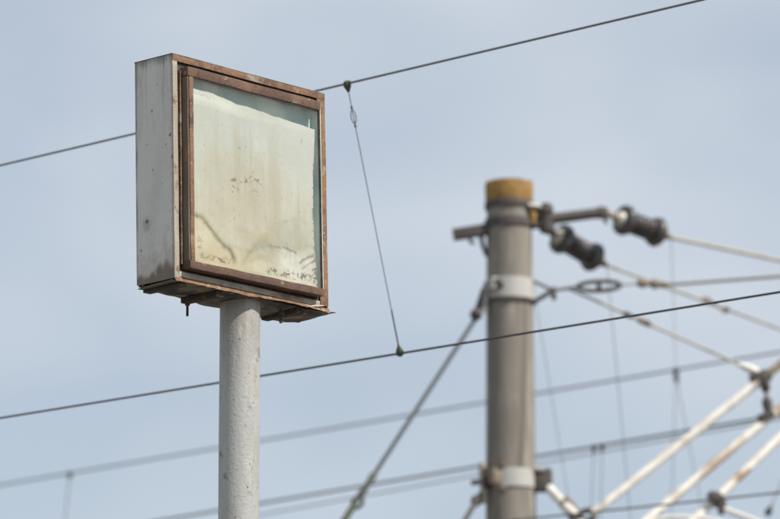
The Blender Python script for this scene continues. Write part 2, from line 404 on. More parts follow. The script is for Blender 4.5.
# recessed ground of the front, behind the door frame
mb = MB()
for a in ((.0225, .070, .034, H - .0225), (.7268, W - .041, .034, H - .0225)): lbox(mb, *a, -.010, -.006, 0)
lbox(mb, .0705, .7262, .7265, H - .0225, -.010, -.006, 0)
lbox(mb, .0225, W - .041, .018, .0335, -.012, -.006, 0)  # dark strip added to stand in for shade under the bottom bar
mb.build('rebate_and_shade_strip', 'dark_rust', sign)
mb = MB(); lbox(mb, .022, W - .042, .0075, .0265, -.003, .0015, .0008, .001, 30); mb.build('lower_fascia', 'fascia', sign)
# door frame
F0, F1 = -.004, .035
frame_mb = MB(); lbox(frame_mb, .040, .7165, .7015, .7345, F0, F1, .004, .0022, 40, 'u', 4)
frame = frame_mb.build('door_frame', 'rust', sign)
mb = MB(); lbox(mb, .040, .717, .0355, .0620, F0, F1 + .003, .003, .0022, 40, 'u', 5); mb.build('frame_bar', 'rust', frame)
mb = MB(); lbox(mb, .0405, .046, .0622, .7013, F0, F1 - .004, .001, .0015, 40, 'v', 6); mb.build('frame_bar', 'frame_side', frame)
mb = MB(); lbox(mb, .0462, .0665, .0622, .7013, F0 + .02, F1, .003, .0018, 40, 'v', 7); mb.build('frame_bar', 'flange_rusty', frame)
mb = MB(); lbox(mb, .7108, .7158, .0622, .7013, .0235, F1 - .002, .0015, .0012, 40, 'v', 8); mb.build('frame_bar', 'dark_rust', frame)
mb = MB(); lbox(mb, .030, .0365, .05, .725, -.006, .006, .002, .002, 40, 'v', 9); mb.build('hinge_strip', 'flange_rusty', sign)
# lining behind the glass
NB = -.016
mb = MB(); lbox(mb, .05, .7235, .045, .725, NB - .003, NB, 0); lining = mb.build('lining_panel', 'interior', sign)
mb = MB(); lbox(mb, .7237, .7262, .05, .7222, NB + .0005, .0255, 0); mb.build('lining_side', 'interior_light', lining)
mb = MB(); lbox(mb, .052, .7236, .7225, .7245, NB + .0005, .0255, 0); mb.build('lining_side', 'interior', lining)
mb = MB(); lbox(mb, .060, .7106, .0625, .7010, .0262, .0292, 0); mb.build('glass_pane', 'glass', sign)
# the slipped, stained sheet behind the glass
NS = .016
tops = [uv(*k, NS) for k in ((196, 88), (208, 91.5), (220, 96), (236, 103.5), (252.6, 109), (284, 119.5), (314.5, 129.7))]
rights = [uv(*k, NS) for k in ((317.5, 286), (315, 255), (314, 240), (313, 210), (313, 180), (314.5, 129.7))]
tu = np.array([-1.] + [a for a, _ in tops]); tv = np.array([tops[0][1] + .002] + [b for _, b in tops])
rv_ = np.array([b for _, b in rights]); ru = np.array([a for a, _ in rights])
def sheet_fn(s, t):
    u = .060 + s * .635; v_top = np.interp(u, tu, tv) + .004 * (fbm(s * 14, s * 0 + 2, 41) - .5) * 2
    v = .0605 + t * (v_top - .0605)
    right = np.interp(v, rv_, ru) + .0025 * (fbm(v * 40, v * 0, 43) - .5)
    u = .060 + s * (np.minimum(right, .7095) - .060)
    n = NS + .0035 * (fbm(u * 9 + 2, v * 2.2, 51) - .5) + .0030 * np.sin(u * 70 + 5 * fbm(u * 3, v * 3, 53)) * sstep(.1, .6, t) * .5
    n += .009 * (fbm(u * 9 + v * 7, v * 13 - u * 5, 57, 3) - .5) * sstep(.42, .1, t) * sstep(0, .03, t)      # buckled foot
    n += .0035 * np.exp(-((u - .36 - .10 * (v - .3)) / .010) ** 2) * sstep(.5, .75, t) + .0025 * np.exp(-((u - .40 - .22 * (v - .5)) / .008) ** 2) * sstep(.35, .6, t)
    n -= .010 * sstep(.93, 1., t) * sstep(.55, .1, s)                                                    # top corner curls back
    return u, v, n
mb, s, t, u, v = grid_slab(sheet_fn, 260, 330, (0, 0, -.0012))
sheet = mb.build('stained_sheet', 'sheet', sign, angle=80)
def pxs(pts): return [uv(a, b_, NS) for a, b_ in pts]
K = len(u); C = np.zeros((K, 4)); wob = (fbm(u * 30, v * 30, 61) - .5); wob2 = (fbm(u * 90, v * 90, 63) - .5)
def lay(col, a):
    global C
    a = np.clip(a, 0, 1)[:, None]; al = C[:, 3:4]; na = a + al * (1 - a)
    C[:, :3] = np.where(na > 1e-5, (np.array(col) * a + C[:, :3] * al * (1 - a)) / np.maximum(na, 1e-5), 0); C[:, 3:4] = na
lay((.60, .61, .575), sstep(.25, .65, u + .1 * wob) * sstep(.30, .60, v) * .55)
lay((.58, .50, .33), sstep(.46, .12, v + .14 * wob + .06 * (u - .3)) * .50)
lay((.56, .585, .55), sstep(.36, .58, v) * .55)                      # yellowed foot
lay((.55, .42, .20), sstep(.18, .07, v + .06 * wob) * sstep(.50, .12, u) * .75)
lay((.60, .57, .40), sstep(.20, .05, u) * .35 * sstep(.60, .2, v))
cu, cv = uv(288, 241, NS); blob = np.hypot((u - cu) / .155, (v - cv) / .075)
lay((.40, .385, .31), sstep(1.15, .35, blob + .9 * wob) * .42)
cu, cv = uv(262, 246, NS); blob = np.hypot((u - cu) / .11, (v - cv) / .07); lay((.46, .37, .22), sstep(1.2, .2, blob + 1.1 * wob) * .40)
cu, cv = uv(204, 243, NS); blob = np.hypot((u - cu) / .13, (v - cv) / .11); lay((.66, .58, .40), sstep(1.1, .5, blob + .5 * wob) * .5)
for pts, w, a, col in (
        (((196, 215), (202, 218), (209, 226), (217, 237), (224, 245), (230, 249), (233.5, 256), (235, 262)), .0150, .85, (.24, .18, .10)),
        (((244, 262), (250, 252), (258, 244), (266, 238)), .020, .55, (.36, .28, .16)),
        (((262, 240), (270, 230), (284, 222), (298, 219), (309, 224)), .012, .30, (.40, .38, .28)),
        (((256, 246), (270, 247), (284, 249), (297, 253)), .026, .60, (.29, .29, .24)),
        (((285, 246), (297, 250), (310, 246)), .012, .35, (.30, .31, .27)),
        (((300, 266), (308, 258), (314, 254)), .012, .42, (.24, .23, .19)),
        (((246, 262), (262, 256), (275, 254)), .02, .30, (.38, .33, .22))):
    d = segdist(u + .012 * wob, v + .012 * wob2, pxs(pts)); lay(col, (sstep(w * 1.3, 0, d + .010 * wob) * .75 + sstep(w * .5, 0, d + .004 * wob2) * .35) * a * (.7 + .9 * (wob2 + .3)))
# paler patch low on the right, and the dim outline of what was printed once
pu, pv = uv(298, 265, NS); lay((.76, .75, .68), sstep(.075, .02, np.hypot((u - pu) * .55, v - pv) + .05 * wob) * .8)
lay((.46, .41, .30), sstep(.50, .68, fbm(u * 26, v * 2.0, 71)) * sstep(.68, .40, v) * sstep(.1, .2, v) * .52)
gu, gv = uv(246, 196, NS); dd = np.hypot((u - gu) * .62, (v - gv) * .8); lay((.50, .43, .29), sstep(.19, .02, dd + .06 * wob) * .55)
for pts, w, a in ((((283, 247), (289, 249.5), (296, 253)), .007, .75), (((300, 263), (306, 258.5), (313, 256)), .008, .75), (((302, 269), (310, 263), (315, 262)), .007, .5), (((270, 245), (280, 247.5)), .008, .5)):
    d = segdist(u + .008 * wob, v + .010 * wob2, pxs(pts)); lay((.17, .155, .12), sstep(w, 0, d + .004 * wob2) * a)
# mould specks
sp = fbm(u * 150, v * 150, 81, 2); sp2 = fbm(u * 70, v * 70, 83, 3)
def specks(pts, w, dens, col=(.085, .07, .05), a=.72):
    d = segdist(u, v, pxs(pts)); lay(col, sstep(dens, dens + .07, sp * .6 + sp2 * .4) * sstep(w, w * .35, d) * a)
specks(((232, 182), (236, 180), (241, 181), (252, 179), (256, 181), (261, 183)), .014, .53)
specks(((233, 184), (234, 194), (238, 200)), .012, .57)
specks(((247, 190), (254, 195), (260, 189)), .02, .62)
specks(((268, 270.5), (284, 273), (300, 275.5), (314, 279)), .017, .47)
specks(((272, 272), (290, 276), (305, 278)), .014, .5, (.16, .10, .05))
specks(((199, 255), (212, 258), (222, 260), (232, 261)), .015, .47, (.34, .22, .08))
specks(((214, 259), (226, 261)), .010, .5, (.10, .07, .04))
specks(((314, 165), (313.5, 210), (314.5, 245), (315.5, 270), (317, 284)), .012, .52)
specks(((313, 262), (315, 280)), .014, .45)
specks(((200, 238), (199, 246)), .015, .5, (.3, .22, .1))
lay((.22, .19, .13), sstep(.80, .86, fbm(u * 120, v * 120, 91, 2)) * .5)
# a torn white layer hangs along the top edge
vt = np.interp(u, tu, tv); dt = vt - v; e = .045 * sstep(.75, .05, u) + .010 + .014 * (fbm(u * 22, u * 0 + 5, 95) - .5)
lay((.68, .67, .60), sstep(e + .012, e - .002, dt) * .55)
lay((.42, .43, .37), sstep(.004, .0, np.abs(dt - e - .004)) * .35 * sstep(.35, .1, u))
lay((.40, .45, .43), sstep(.006, .001, np.abs(dt - .016 + .02 * wob2)) * sstep(.24, .14, u) * .7)
set_stain(sheet, np.vstack([C, C]))

# rusted-through underside
def under_fn(s, t):                          # s along u, t from back to front
    jl = .006 * (fbm(t * 6, t * 0 + 1, 21) - .5); jr = .020 * (fbm(t * 5, t * 0 + 4, 22) - .4)
    u = .010 + jl - .014 * t + s * (W + .030 + jr - (.010 + jl - .014 * t))
    n = -D - .004 + .010 * (fbm(s * 9, s * 0 + 8, 23) - .5) * 2 + t * (D + .001)
    v = -.009 + .006 * (fbm(s * 6, t * 2, 24) - .5) - .010 * sstep(.18, .42, s) * (1 - t) + .004 * sstep(.9, 1, s)
    return u, v, n
mb, s, t, u, v = grid_slab(under_fn, 90, 26, (0, .0022, 0)); bottom = mb.build('bottom_plate', 'underside', sign, angle=60)
mb = MB(); lbox(mb, .004, W - .004, -.006, .0035, -D + .004, -D + .03, .001, .001, 20); mb.build('bottom_angle', 'dark_rust', bottom)
for a in (.028, .212, .62):
    mb = MB(); lbox(mb, a, a + .034, -.022 - (.009 if a > .1 else 0), -.011, -D + .002, -.006, .002, .002, 12, 'n', int(a * 100)); mb.build('bottom_rib', 'dark_rust', bottom)
mb = MB(); c = L(.236, -.018, -D + .012); mb.tube([c, c - Vector((0, 0, .055))], .0045, 8); mb.tube([c - Vector((0, 0, .010)), c - Vector((0, 0, .018))], .0085, 6); mb.build('hanging_bolt', 'dark_rust', bottom)
mb = MB(); c = L(.565, -.020, -.03); mb.tube([c, c - Vector((0, 0, .05))], .006, 8); mb.tube([c - Vector((0, 0, .012)), c - Vector((0, 0, .024))], .012, 6); mb.build('hanging_bolt', 'dark_rust', bottom)
# rusty lip along the front foot, peeling
def lip_fn(s, t):
    u = -.002 + s * (W + .004); b_ = fbm(s * 9, s * 0 + 3, 27)
    v = -.010 + .016 * t + .006 * (fbm(s * 30, s * 0 + 3, 27, 4) - .5) * (1 - t); n = .002 + (.007 + .016 * sstep(.45, .7, s) * sstep(1.0, .8, s)) * (1 - t) + .004 * (fbm(s * 20, t * 2, 28) - .5)
    return u, v, n
mb, s, t, u, v = grid_slab(lip_fn, 110, 6, (0, 0, -.0015)); mb.build('front_lip', 'rust_orange', sign, angle=60)
mb = MB(); mb.tube([L(.655, -.006, .006), L(.70, .004, .012), L(.742, .010, .010)], [.002, .0036, .002], 8); mb.build('peeled_paint', 'porcelain', bottom)

# ------------------------------------------------------------------ wires
def line(A, B, ext0=40., ext1=40., sag=0., n=60):
    A, B = Vector(A), Vector(B); d = (B - A).normalized(); a = A - d * ext0; b_ = B + d * ext1; pts = []
    for k in range(n + 1):
        t = k / n; p = a.lerp(b_, t); p.z -= sag * 4 * t * (1 - t); pts.append(p)
    return pts
def wire_thing(name, A, B, r, m, label, cat='wire', group=None, e0=40., e1=40., sides=8, n=60):
    mb = MB(); pts = line(A, B, e0, e1, 0, n); mb.tube(pts, r, sides)
    return tag(mb.build(name, m, base=pts[n // 2]), label, cat, group)
def dropper(name, A, B, r, label, group, clampr=.02, m='wire_grey', loop=True, mid=None):
    A, B = Vector(A), Vector(B); root = empty(name, B); tag(root, label, 'dropper', group)
    d = (B - A).normalized(); pts = [A, B] if mid is None else [A, Vector(mid), B]
    MB().tube([A + d * .02] + pts[1:-1] + [B - d * .02], r, 6).build('dropper_wire', m, root)
    for c, dn in ((A, d), (B, -d)):
        mb = MB(); mb.lathe(c - dn * clampr * .7, c + dn * clampr * 2.2, [(0, clampr * .5), (.2, clampr * .95), (.45, clampr), (.75, clampr * .6), (1, clampr * .3)], 10); mb.build('clamp', 'clamp', root)
    if loop:
        for c in (A, B):
            mb = MB(); mb.box(c, Vector((.014, -.012, 0)), (0, .007, 0), (0, 0, .009), .002); mb.lathe(c + Vector((0, -.013, .0)), c + Vector((0, .013, 0)), [(0, .005), (.25, .005), (.25, .0035), (1, .0035)], 6); mb.build('clamp_jaw', 'wire_dark', root)
        side = d.cross(Vector((0, 1, 0))).normalized()
        c = A + d * .145; mb = MB(); mb.torus(c, d, side, .030, .010, .0018, 22, 6); mb.build('wire_loop', m, root)
        for q in (.105, .185):
            mb = MB(); mb.lathe(A + d * (q - .008), A + d * (q + .008), [(0, .0025), (.3, .005), (.7, .005), (1, .0025)], 8); mb.build('ferrule', m, root)
        mb = MB(); mb.tube([B - d * .20, B - d * .03], .0034, 8); mb.build('sleeve', m, root)
    return root

ZC, ZM = 5.02, 5.98                          # contact and messenger wire of the near track
cA, cB = PZ(0, 418, ZC), PZ(780, 292, ZC); mA, mB_ = PZ(0, 165.5, ZM), PZ(700, 0.5, ZM)
wire_thing('contact_wire', cA, cB, .0047, 'wire_dark', 'dark thin wire crossing below the light box and in front of the concrete pole')
wire_thing('messenger_wire', mA, mB_, .0047, 'wire_grey', 'dark thin wire passing behind the top of the light box towards the top edge')
tp = PZ(347, 86.5, ZM); bt = PZ(400, 350, ZC)
def on_line(A, B, px):                       # point of a wire under an image column
    lo, hi = -3., 4.
    for _ in range(60):
        k = (lo + hi) / 2; p = A.lerp(B, k); dd_ = p.y * math.cos(PITCH) + (p.z - CAMZ) * math.sin(PITCH)
        if 390 + FPX * p.x / dd_ < px: lo = k
        else: hi = k
    return A.lerp(B, k)
dropper('dropper', on_line(mA, mB_, 347), on_line(cA, cB, 400), .0019, 'thin slanting hanger wire with dark end clamps right of the light box, in sharpest focus', 'droppers of the overhead line', .0165)

# far wires, each level and at its own distance
def level(px0, py0, px1, py1, Y0):
    a = P(px0, py0, Y0); return a, PZ(px1, py1, a.z)
fA = level(0, 485, 780, 352, 47.); wire_thing('far_wire', *fA, .0105, 'wire_grey', 'most blurred pale wire running behind both poles', e0=60, e1=30)
fB = level(262, 503, 768, 417, 38.); wire_thing('far_wire', *fB, .0105, 'wire_dark', 'upper of the paired blurred wires low behind the concrete pole', e0=60, e1=30)
fC = level(262, 514.5, 768, 421, 41.); wire_thing('far_wire', *fC, .0065, 'wire_grey', 'lower of the paired blurred wires low behind the concrete pole', e0=60, e1=30)
fD = level(597, 511.5, 780, 492.5, 27.); wire_thing('far_wire', *fD, .0062, 'wire_dark', 'short dark wire crossing the white pipes at the bottom right corner', e0=40, e1=30)
# far droppers
GR = 'droppers of the overhead line'
a = on_line(*fA, 70); dropper('dropper', a, P(60, 570, a.y), .0065, 'faint blurred hanger at the lower left edge below a far wire', GR, .030, loop=False)
a = on_line(*fB, 594); dropper('dropper', a, P(587, 600, a.y), .0042, 'left one of the two short hangers side by side beneath the far wire', GR, .023, loop=False)
a = on_line(*fB, 602); dropper('dropper', a, P(599, 600, a.y), .0042, 'right one of the two short hangers side by side beneath the far wire', GR, .023, loop=False)
a = on_line(*fA, 676); dropper('dropper', a, P(670, 560, a.y), .0045, 'faint hanger dropping straight down from a dark node on the most blurred wire', GR, .030, loop=False)
dropper('dropper', a + Vector((.02, .3, -.01)), P(712, 560, a.y + .3), .0045, 'faint hanger slanting right from a dark node on the most blurred wire', GR, .03, loop=False)

# ------------------------------------------------------------------ the concrete pole
YP = 30.
CX = P(510, 350, YP).x
def zp(py): return P(510, py, YP).z
ZT = zp(183)
def rad(z): return .1585 + (ZT - z) * .0078
conc = empty('concrete_pole', (CX, YP, 0)); tag(conc, 'tall round concrete utility pole with ochre cap and white steel bands', 'pole')
mb = MB(); nz_, ns_ = 110, 48; vs = []; fs = []; zz = []
zl = [ZT * (k / nz_) for k in range(nz_ + 1)]
mb.tube([(CX, YP, z) for z in zl], [rad(z) for z in zl], ns_)
shaft = mb.build('shaft', 'concrete', conc)
# stain streaks down the shaft, and a smoothly darker right flank
co = np.array([list(p) for p in mb.v]); ang = np.arctan2(co[:, 0] - CX, -(co[:, 1] - YP)); zc = co[:, 2]
sc = np.zeros((len(co), 4)); sc[:, :3] = (.10, .085, .07)
st = np.interp(zc, [zp(475), zp(400), zp(320)], [R(20), R(32), R(40)])
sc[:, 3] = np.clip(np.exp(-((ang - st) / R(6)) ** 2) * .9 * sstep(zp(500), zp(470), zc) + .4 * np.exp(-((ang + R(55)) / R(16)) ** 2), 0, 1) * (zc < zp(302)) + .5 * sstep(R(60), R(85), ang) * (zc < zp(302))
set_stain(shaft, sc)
AX = Vector((0, 0, 1))
def pole_pt(py, ang_deg, extra=0.):          # on the pole's skin: angle to the right of the camera side
    z = zp(py); r = rad(z) + extra; w = R(ang_deg); return Vector((CX + r * math.sin(w), YP - r * math.cos(w), z))
def band(py0, py1, th, m, name='band', parent=conc):
    z0, z1 = zp(py1), zp(py0); zc_ = (z0 + z1) / 2
    mb = MB(); mb.ring((CX, YP, zc_), AX, rad(z1) - .004, rad(z0) + th, (z1 - z0) / 2); return mb.build(name, m, parent)
# cap: a flared collar with a ragged rim
mb = MB(); v_ = []; f_ = []; nn_ = 64
rows = [(zp(206), .004), (zp(204), .010), (zp(190), .014), (zp(184), .012), (zp(184) + .004, .002), (zp(186), -.05)]
for zr, ex in rows:
    for k in range(nn_):
        w = 2 * math.pi * k / nn_; jag = .028 * mnoise.noise(Vector((math.cos(w) * 7, math.sin(w) * 7, 2))) if zr > zp(191) else 0
        r = rad(ZT) + ex; v_.append((CX + r * math.cos(w), YP + r * math.sin(w), zr + jag))
for i in range(len(rows) - 1):
    for k in range(nn_): f_.append([i * nn_ + k, i * nn_ + (k + 1) % nn_, (i + 1) * nn_ + (k + 1) % nn_, (i + 1) * nn_ + k])
f_.append(list(range((len(rows) - 1) * nn_, len(rows) * nn_))); f_.append(list(range(nn_))[::-1])
mb.add(v_, f_); mb.build('cap', 'ochre', conc)
band(203, 209.5, .016, 'iron'); crossband = band(220.5, 228.5, .016, 'iron')
wb1 = band(281, 301, .012, 'white_band'); wb2 = band(471.5, 490, .012, 'white_band')
band(301, 304, .020, 'iron')
# ochre drip at the right of the cap
p0 = pole_pt(207, 62, .006); p1 = pole_pt(226, 66, .02); MB().tube([p0, p0.lerp(p1, .5) + Vector((.01, -.01, 0)), p1], [.02, .028, .018], 10).build('ochre_drip', 'ochre', conc)
# left stub of the cross arm, with its hook
a, b_ = P(453, 235, YP - .05), P(494, 228.5, YP - .05); d = (b_ - a); c = (a + b_) / 2
mb = MB(); mb.box(c, d / 2, (0, .035, 0), d.normalized().cross(Vector((0, 1, 0))) * .040, .006); arm = mb.build('cross_arm', 'iron', conc)
MB().tube([P(469, 236, YP - .05), P(471, 243, YP - .05), P(475, 243, YP - .05)], .012, 8).build('hook', 'iron', arm)
MB().tube([P(481, 233, YP - .04), P(482.5, 245, YP - .04), P(487, 256, YP - .04)], .016, 8).build('arm_brace', 'iron', arm)
# right clamp cluster and arm
mb = MB(); mb.box(P(540, 213, YP - .03), (.045, 0, -.01), (0, .05, 0), (.006, 0, .05), .008); cl = mb.build('clamp_block', 'iron', conc)
mb = MB(); mb.lathe(P(545.5, 203, YP - .05), P(547.5, 234, YP - .05), [(0, .02), (.08, .05), (.3, .055), (.35, .035), (.6, .035), (.66, .058), (.92, .055), (1, .02)], 14); mb.build('pivot', 'iron', cl)
mb = MB(); mb.box(P(538, 225, YP - .03), (.05, 0, -.006), (0, .04, 0), (0, 0, .022), .006); mb.build('clamp_plate', 'iron', cl)
MB().tube([P(528, 205, YP - .12), P(541, 207, YP - .10)], .018, 8).build('clamp_bolt', 'galv', cl)
a, b_ = P(547, 219.5, YP - .05), P(602, 212.5, YP + .02); MB().tube([a, a.lerp(b_, .85), b_], [.040, .038, .044], 14).build('arm_rod', 'iron', conc)
mb = MB(); mb.box(P(603, 213, YP + .02), (.03, .02, 0), (-.006, .015, 0), (0, 0, .045), .008); mb.build('arm_end', 'iron', conc)
MB().tube([P(605, 218, YP + .02), P(606, 224, YP + .02)], .012, 8).build('pin', 'iron', conc)

def insulator(A, B, label, grp='strain insulators on the concrete pole'):
    A, B = Vector(A), Vector(B); d = B - A; root = empty('strain_insulator', A); tag(root, label, 'insulator', grp)
    MB().lathe(A, A + d * .16, [(0, .022), (.35, .028), (.55, .020), (1, .030)], 14).build('clevis', 'rod_rust', root)
    MB().lathe(A + d * .14, A + d * .31, [(0, .018), (.15, .034), (.4, .052), (.7, .058), (1, .050)], 28).build('white_bell', 'porcelain', root)
    prof = [(.23, .05), (.235, .086), (.25, .108), (.29, .112), (.325, .104), (.34, .062)]
    x = .37
    for k in range(5): prof += [(x, .040), (x + .020, .078), (x + .034, .080), (x + .048, .042)]; x += .060
    prof += [(.69, .046), (.71, .086), (.73, .102), (.78, .110), (.81, .098), (.83, .055), (.90, .036), (.915, .02)]
    body = MB().lathe(A, B, prof, 32).build('ribbed_body', 'insulator', root, angle=60)
    MB().lathe(A + d * .88, B, [(0, .030), (.4, .032), (.6, .022), (1, .016)], 14).build('end_fitting', 'rod_rust', root)
    return root
i1a, i1b = P(606, 213.5, YP + .02), P(671, 237.5, YP + .40)
insulator(i1a, i1b, 'upper ribbed dark insulator with white bell at the end of the long arm')
i2a, i2b = P(544, 228.5, YP + .02), P(607, 265.5, YP + .42)
insulator(i2a, i2b, 'lower ribbed dark insulator with white bell hanging beside the pole top')

# wires leaving the insulators
def run(px, py, start, z): return PZ(px, py, z)
w1 = PZ(780, 260.5, i1b.z - .02)
wire_thing('tension_wire', i1b, w1, .015, 'wire_pale', 'thick pale wire leaving the upper insulator towards the right edge', 'wire', None, 0., 12, 8, 20)
w2 = PZ(780, 329, i2b.z - .02)
wire_thing('tension_wire', i2b, w2, .011, 'wire_pale', 'thin pale wire leaving the lower insulator downward to the right', 'wire', None, 0., 14, 8, 20)
def clip(name, px, py, Y, dirv, ln, r, m, label, cat='clamp'):
    d = Vector(dirv).normalized(); c = P(px, py, Y); mb = MB()
    mb.lathe(c - d * ln / 2, c + d * ln / 2, [(0, r * .5), (.15, r), (.4, r * .7), (.6, r * .9), (.85, r), (1, r * .5)], 10)
    return tag(mb.build(name, m, base=c), label, cat)
q = on_line(i2b, w2, 706); q2 = on_line(i2b, w2, 726)
root = empty('wire_clip', q2); tag(root, 'small rusty clip with a loose tail on the thin wire from the lower insulator', 'clip')
dw = (w2 - i2b).normalized()
MB().tube([q - dw * .1 + Vector((0, 0, .0)), q + Vector((0, -.02, .03)), q2 + Vector((0, -.02, -.035)), q2 + dw * .03], .009, 8).build('loose_tail', 'rod_rust', root)
MB().lathe(q - dw * .06, q + dw * .06, [(0, .010), (.2, .016), (.8, .016), (1, .010)], 10).build('clip_body', 'rod_rust', root)
MB().lathe(q2 - dw * .05, q2 + dw * .05, [(0, .010), (.2, .018), (.8, .018), (1, .010)], 10).build('clip_body', 'iron', root)

# link rods, oval link, turnbuckle and the wire to the right of the upper white band
J = P(553, 290.5, YP - .05)
st = empty('stay_assembly', J); tag(st, 'rod stay with oval link and turnbuckle leaving the upper white band to the right', 'stay')
mb = MB(); mb.tube([P(532, 280.5, YP - .06), J], .011, 8); mb.build('rod', 'iron', st)
mb = MB(); mb.tube([P(531, 303.5, YP - .06), J], .018, 8); mb.build('rod', 'iron', st)
mb = MB(); mb.box(P(553.5, 293.5, YP - .05), (.018, 0, .002), (0, .014, 0), (-.004, 0, .045), .005); mb.build('joint_plate', 'iron', st)
MB().tube([J, P(577, 287, YP - .04)], .011, 8).build('rod', 'iron', st)
lc = P(599, 286, YP - .04); ld = (P(622, 285.2, YP - .04) - P(577, 287, YP - .04)).normalized()
mb = MB(); mb.torus(lc, ld, (0, 0, 1), .150, .034, .016, 40); mb.build('oval_link', 'iron', st)
mb = MB(); mb.box(lc, ld * .018, (0, .018, 0), (0, 0, .034), .006); mb.build('link_stud', 'iron', st)
MB().tube([P(622, 285, YP - .04), P(641, 283, YP - .04)], .008, 8).build('rod', 'galv', st)
a, b_ = P(637, 283, YP - .04), P(669, 284.8, YP - .04)
MB().lathe(a, b_, [(0, .014), (.05, .030), (.25, .034), (.3, .020), (.42, .020), (.5, .036), (.62, .036), (.66, .022), (.8, .028), (1, .014)], 12).build('turnbuckle', 'rod_rust', st)
we = P(780, 276.5, YP - 1.0); pts = line(b_, we, 0, 10, 0, 12); MB().tube(pts, .011, 8).build('stay_wire', 'wire_pale', st)

# descending stay from the joint to the pipe fitting
root = empty('brace_wire', P(757, 371, YP + .3)); tag(root, 'pale wire sloping from the oval link joint down to the top white pipe', 'wire')
a, b_ = P(566, 287.5, YP - .03), P(757, 372, YP + .1); MB().tube([a, b_], .010, 8).build('wire', 'wire_pale', root)
dw = (b_ - a).normalized()
for k, ln, r, mm in ((.325, .04, .020, 'iron'), (.41, .06, .022, 'rod_rust')):
    c = a.lerp(b_, k); MB().lathe(c - dw * ln, c + dw * ln, [(0, .010), (.2, r), (.8, r), (1, .010)], 10).build('clip', mm, root)
c = a.lerp(b_, .955); MB().lathe(c - dw * .08, c + dw * .08, [(0, .012), (.3, .026), (.8, .030), (1, .02)], 10).build('socket', 'white_pipe', root)

# guy wire on the left
gA = P(476, 318, YP - .1); gB0 = P(345, 519, YP - .9); gd = (gB0 - gA).normalized(); gB = gA + gd * (gA.z / -gd.z)
guy = empty('guy_wire', gB); tag(guy, 'grey guy wire slanting from the upper white band down to the left', 'guy wire')
MB().tube([gA, gB], .0155, 10).build('cable', 'wire_dark', guy)
mb = MB(); mb.box(P(480, 302, YP - .1), (.028, 0, .09), (0, .018, 0), (.02, 0, -.006), .006); mb.build('bracket', 'iron', guy)
mb = MB(); mb.tube([P(486, 286, YP - .1), P(484.5, 312, YP - .1)], .022, 10); mb.build('bracket_bolt', 'galv', guy)
mb = MB(); mb.tube([P(487, 283, YP - .1), P(474, 318, YP - .1)], .020, 8); mb.build('strap', 'iron', guy)
mb = MB(); mb.lathe(P(480, 310.5, YP - .12), P(472, 319, YP - .11), [(0, .02), (.3, .045), (.7, .042), (1, .02)], 12); mb.build('thimble', 'iron', guy)
def onguy(py):
    best = None
    for k in range(2000):
        p = gA + gd * (k * .0015); dd_ = p.y * math.cos(PITCH) + (p.z - CAMZ) * math.sin(PITCH); vv_ = -p.y * math.sin(PITCH) + (p.z - CAMZ) * math.cos(PITCH)
        if 259.5 - FPX * vv_ / dd_ > py: return p
    return p
MB().lathe(onguy(473), onguy(497), [(0, .016), (.08, .026), (.5, .022), (.9, .026), (1, .02)], 12).build('grip', 'clamp', guy)
c = onguy(501.5); mb = MB(); mb.torus(c + gd.cross(Vector((0, 1, 0))) * .01, gd, gd.cross(Vector((0, 1, 0))), .048, .032, .014, 22, 8); mb.build('eye_link', 'clamp', guy)
MB().tube([onguy(505), gB], .024, 10).build('anchor_rod', 'clamp', guy)
# lower left stay
root = empty('lower_stay', P(466, 519, YP - .1)); tag(root, 'short rusty stay clamped left of the lower white band', 'stay')
mb = MB(); mb.tube([P(482, 463, YP - .1), P(484, 503, YP - .1)], .026, 10); mb.build('clamp_bolt', 'wire_pale', root)
mb = MB(); mb.box(P(488, 478, YP - .1), (.04, 0, 0), (0, .04, 0), (0, 0, .07), .01); mb.build('clamp_block', 'dark_rust', root)
mb = MB(); mb.box(P(478, 482, YP - .1), (.05, 0, .004), (0, .02, 0), (0, 0, .018), .006); mb.build('lug', 'iron', root)
a = P(482, 492, YP - .1); b_ = P(463, 523, YP - .25); d = (b_ - a).normalized(); MB().tube([a, a + d * (a.z / -d.z)], .018, 8).build('stay_rod', 'iron', root)
mb = MB(); mb.lathe(P(479, 496, YP - .1), P(474, 505, YP - .13), [(0, .02), (.3, .04), (.7, .04), (1, .02)], 10); mb.build('knuckle', 'iron', root)

# bolts on the bands
for py, an in ((290, -22), (286, -30)):
    p0 = pole_pt(py, an, .008); p1 = pole_pt(py, an, .05); MB().lathe(p0, p1, [(0, .024), (.5, .024), (.52, .014), (1, .014)], 6).build('bolt', 'iron', wb1)
mb = MB(); p = pole_pt(288, -38, .02); mb.box(p, (.028, .022, 0), (-.02, .02, 0), (0, 0, .045), .008); mb.build('buckle', 'galv', wb1)
for py, an in ((468, -18), (492, -18)):
    p0 = pole_pt(py, an, .002); p1 = pole_pt(py, an, .05); MB().lathe(p0, p1, [(0, .026), (.5, .026), (.52, .014), (1, .014)], 6).build('bolt', 'rod_rust', wb2)
mb = MB(); p = pole_pt(480, -32, .02); mb.box(p, (.04, .024, 0), (-.02, .02, 0), (0, 0, .055), .01); mb.build('buckle', 'rod_rust', wb2)
p = P(541, 481, YP - .04); mb = MB(); mb.box(p, (.045, 0, 0), (0, .06, 0), (0, 0, .075), .014); blk = mb.build('hinge_block', 'iron', conc)
mb = MB(); mb.lathe(P(547, 468, YP - .06), P(548, 490, YP - .06), [(0, .02), (.1, .035), (.9, .035), (1, .02)], 12); mb.build('hinge_pin', 'iron', blk)
mb = MB(); mb.tube([P(532, 468.5, YP - .1), P(545, 470, YP - .1)], .02, 8); mb.build('hinge_bolt', 'galv', blk)

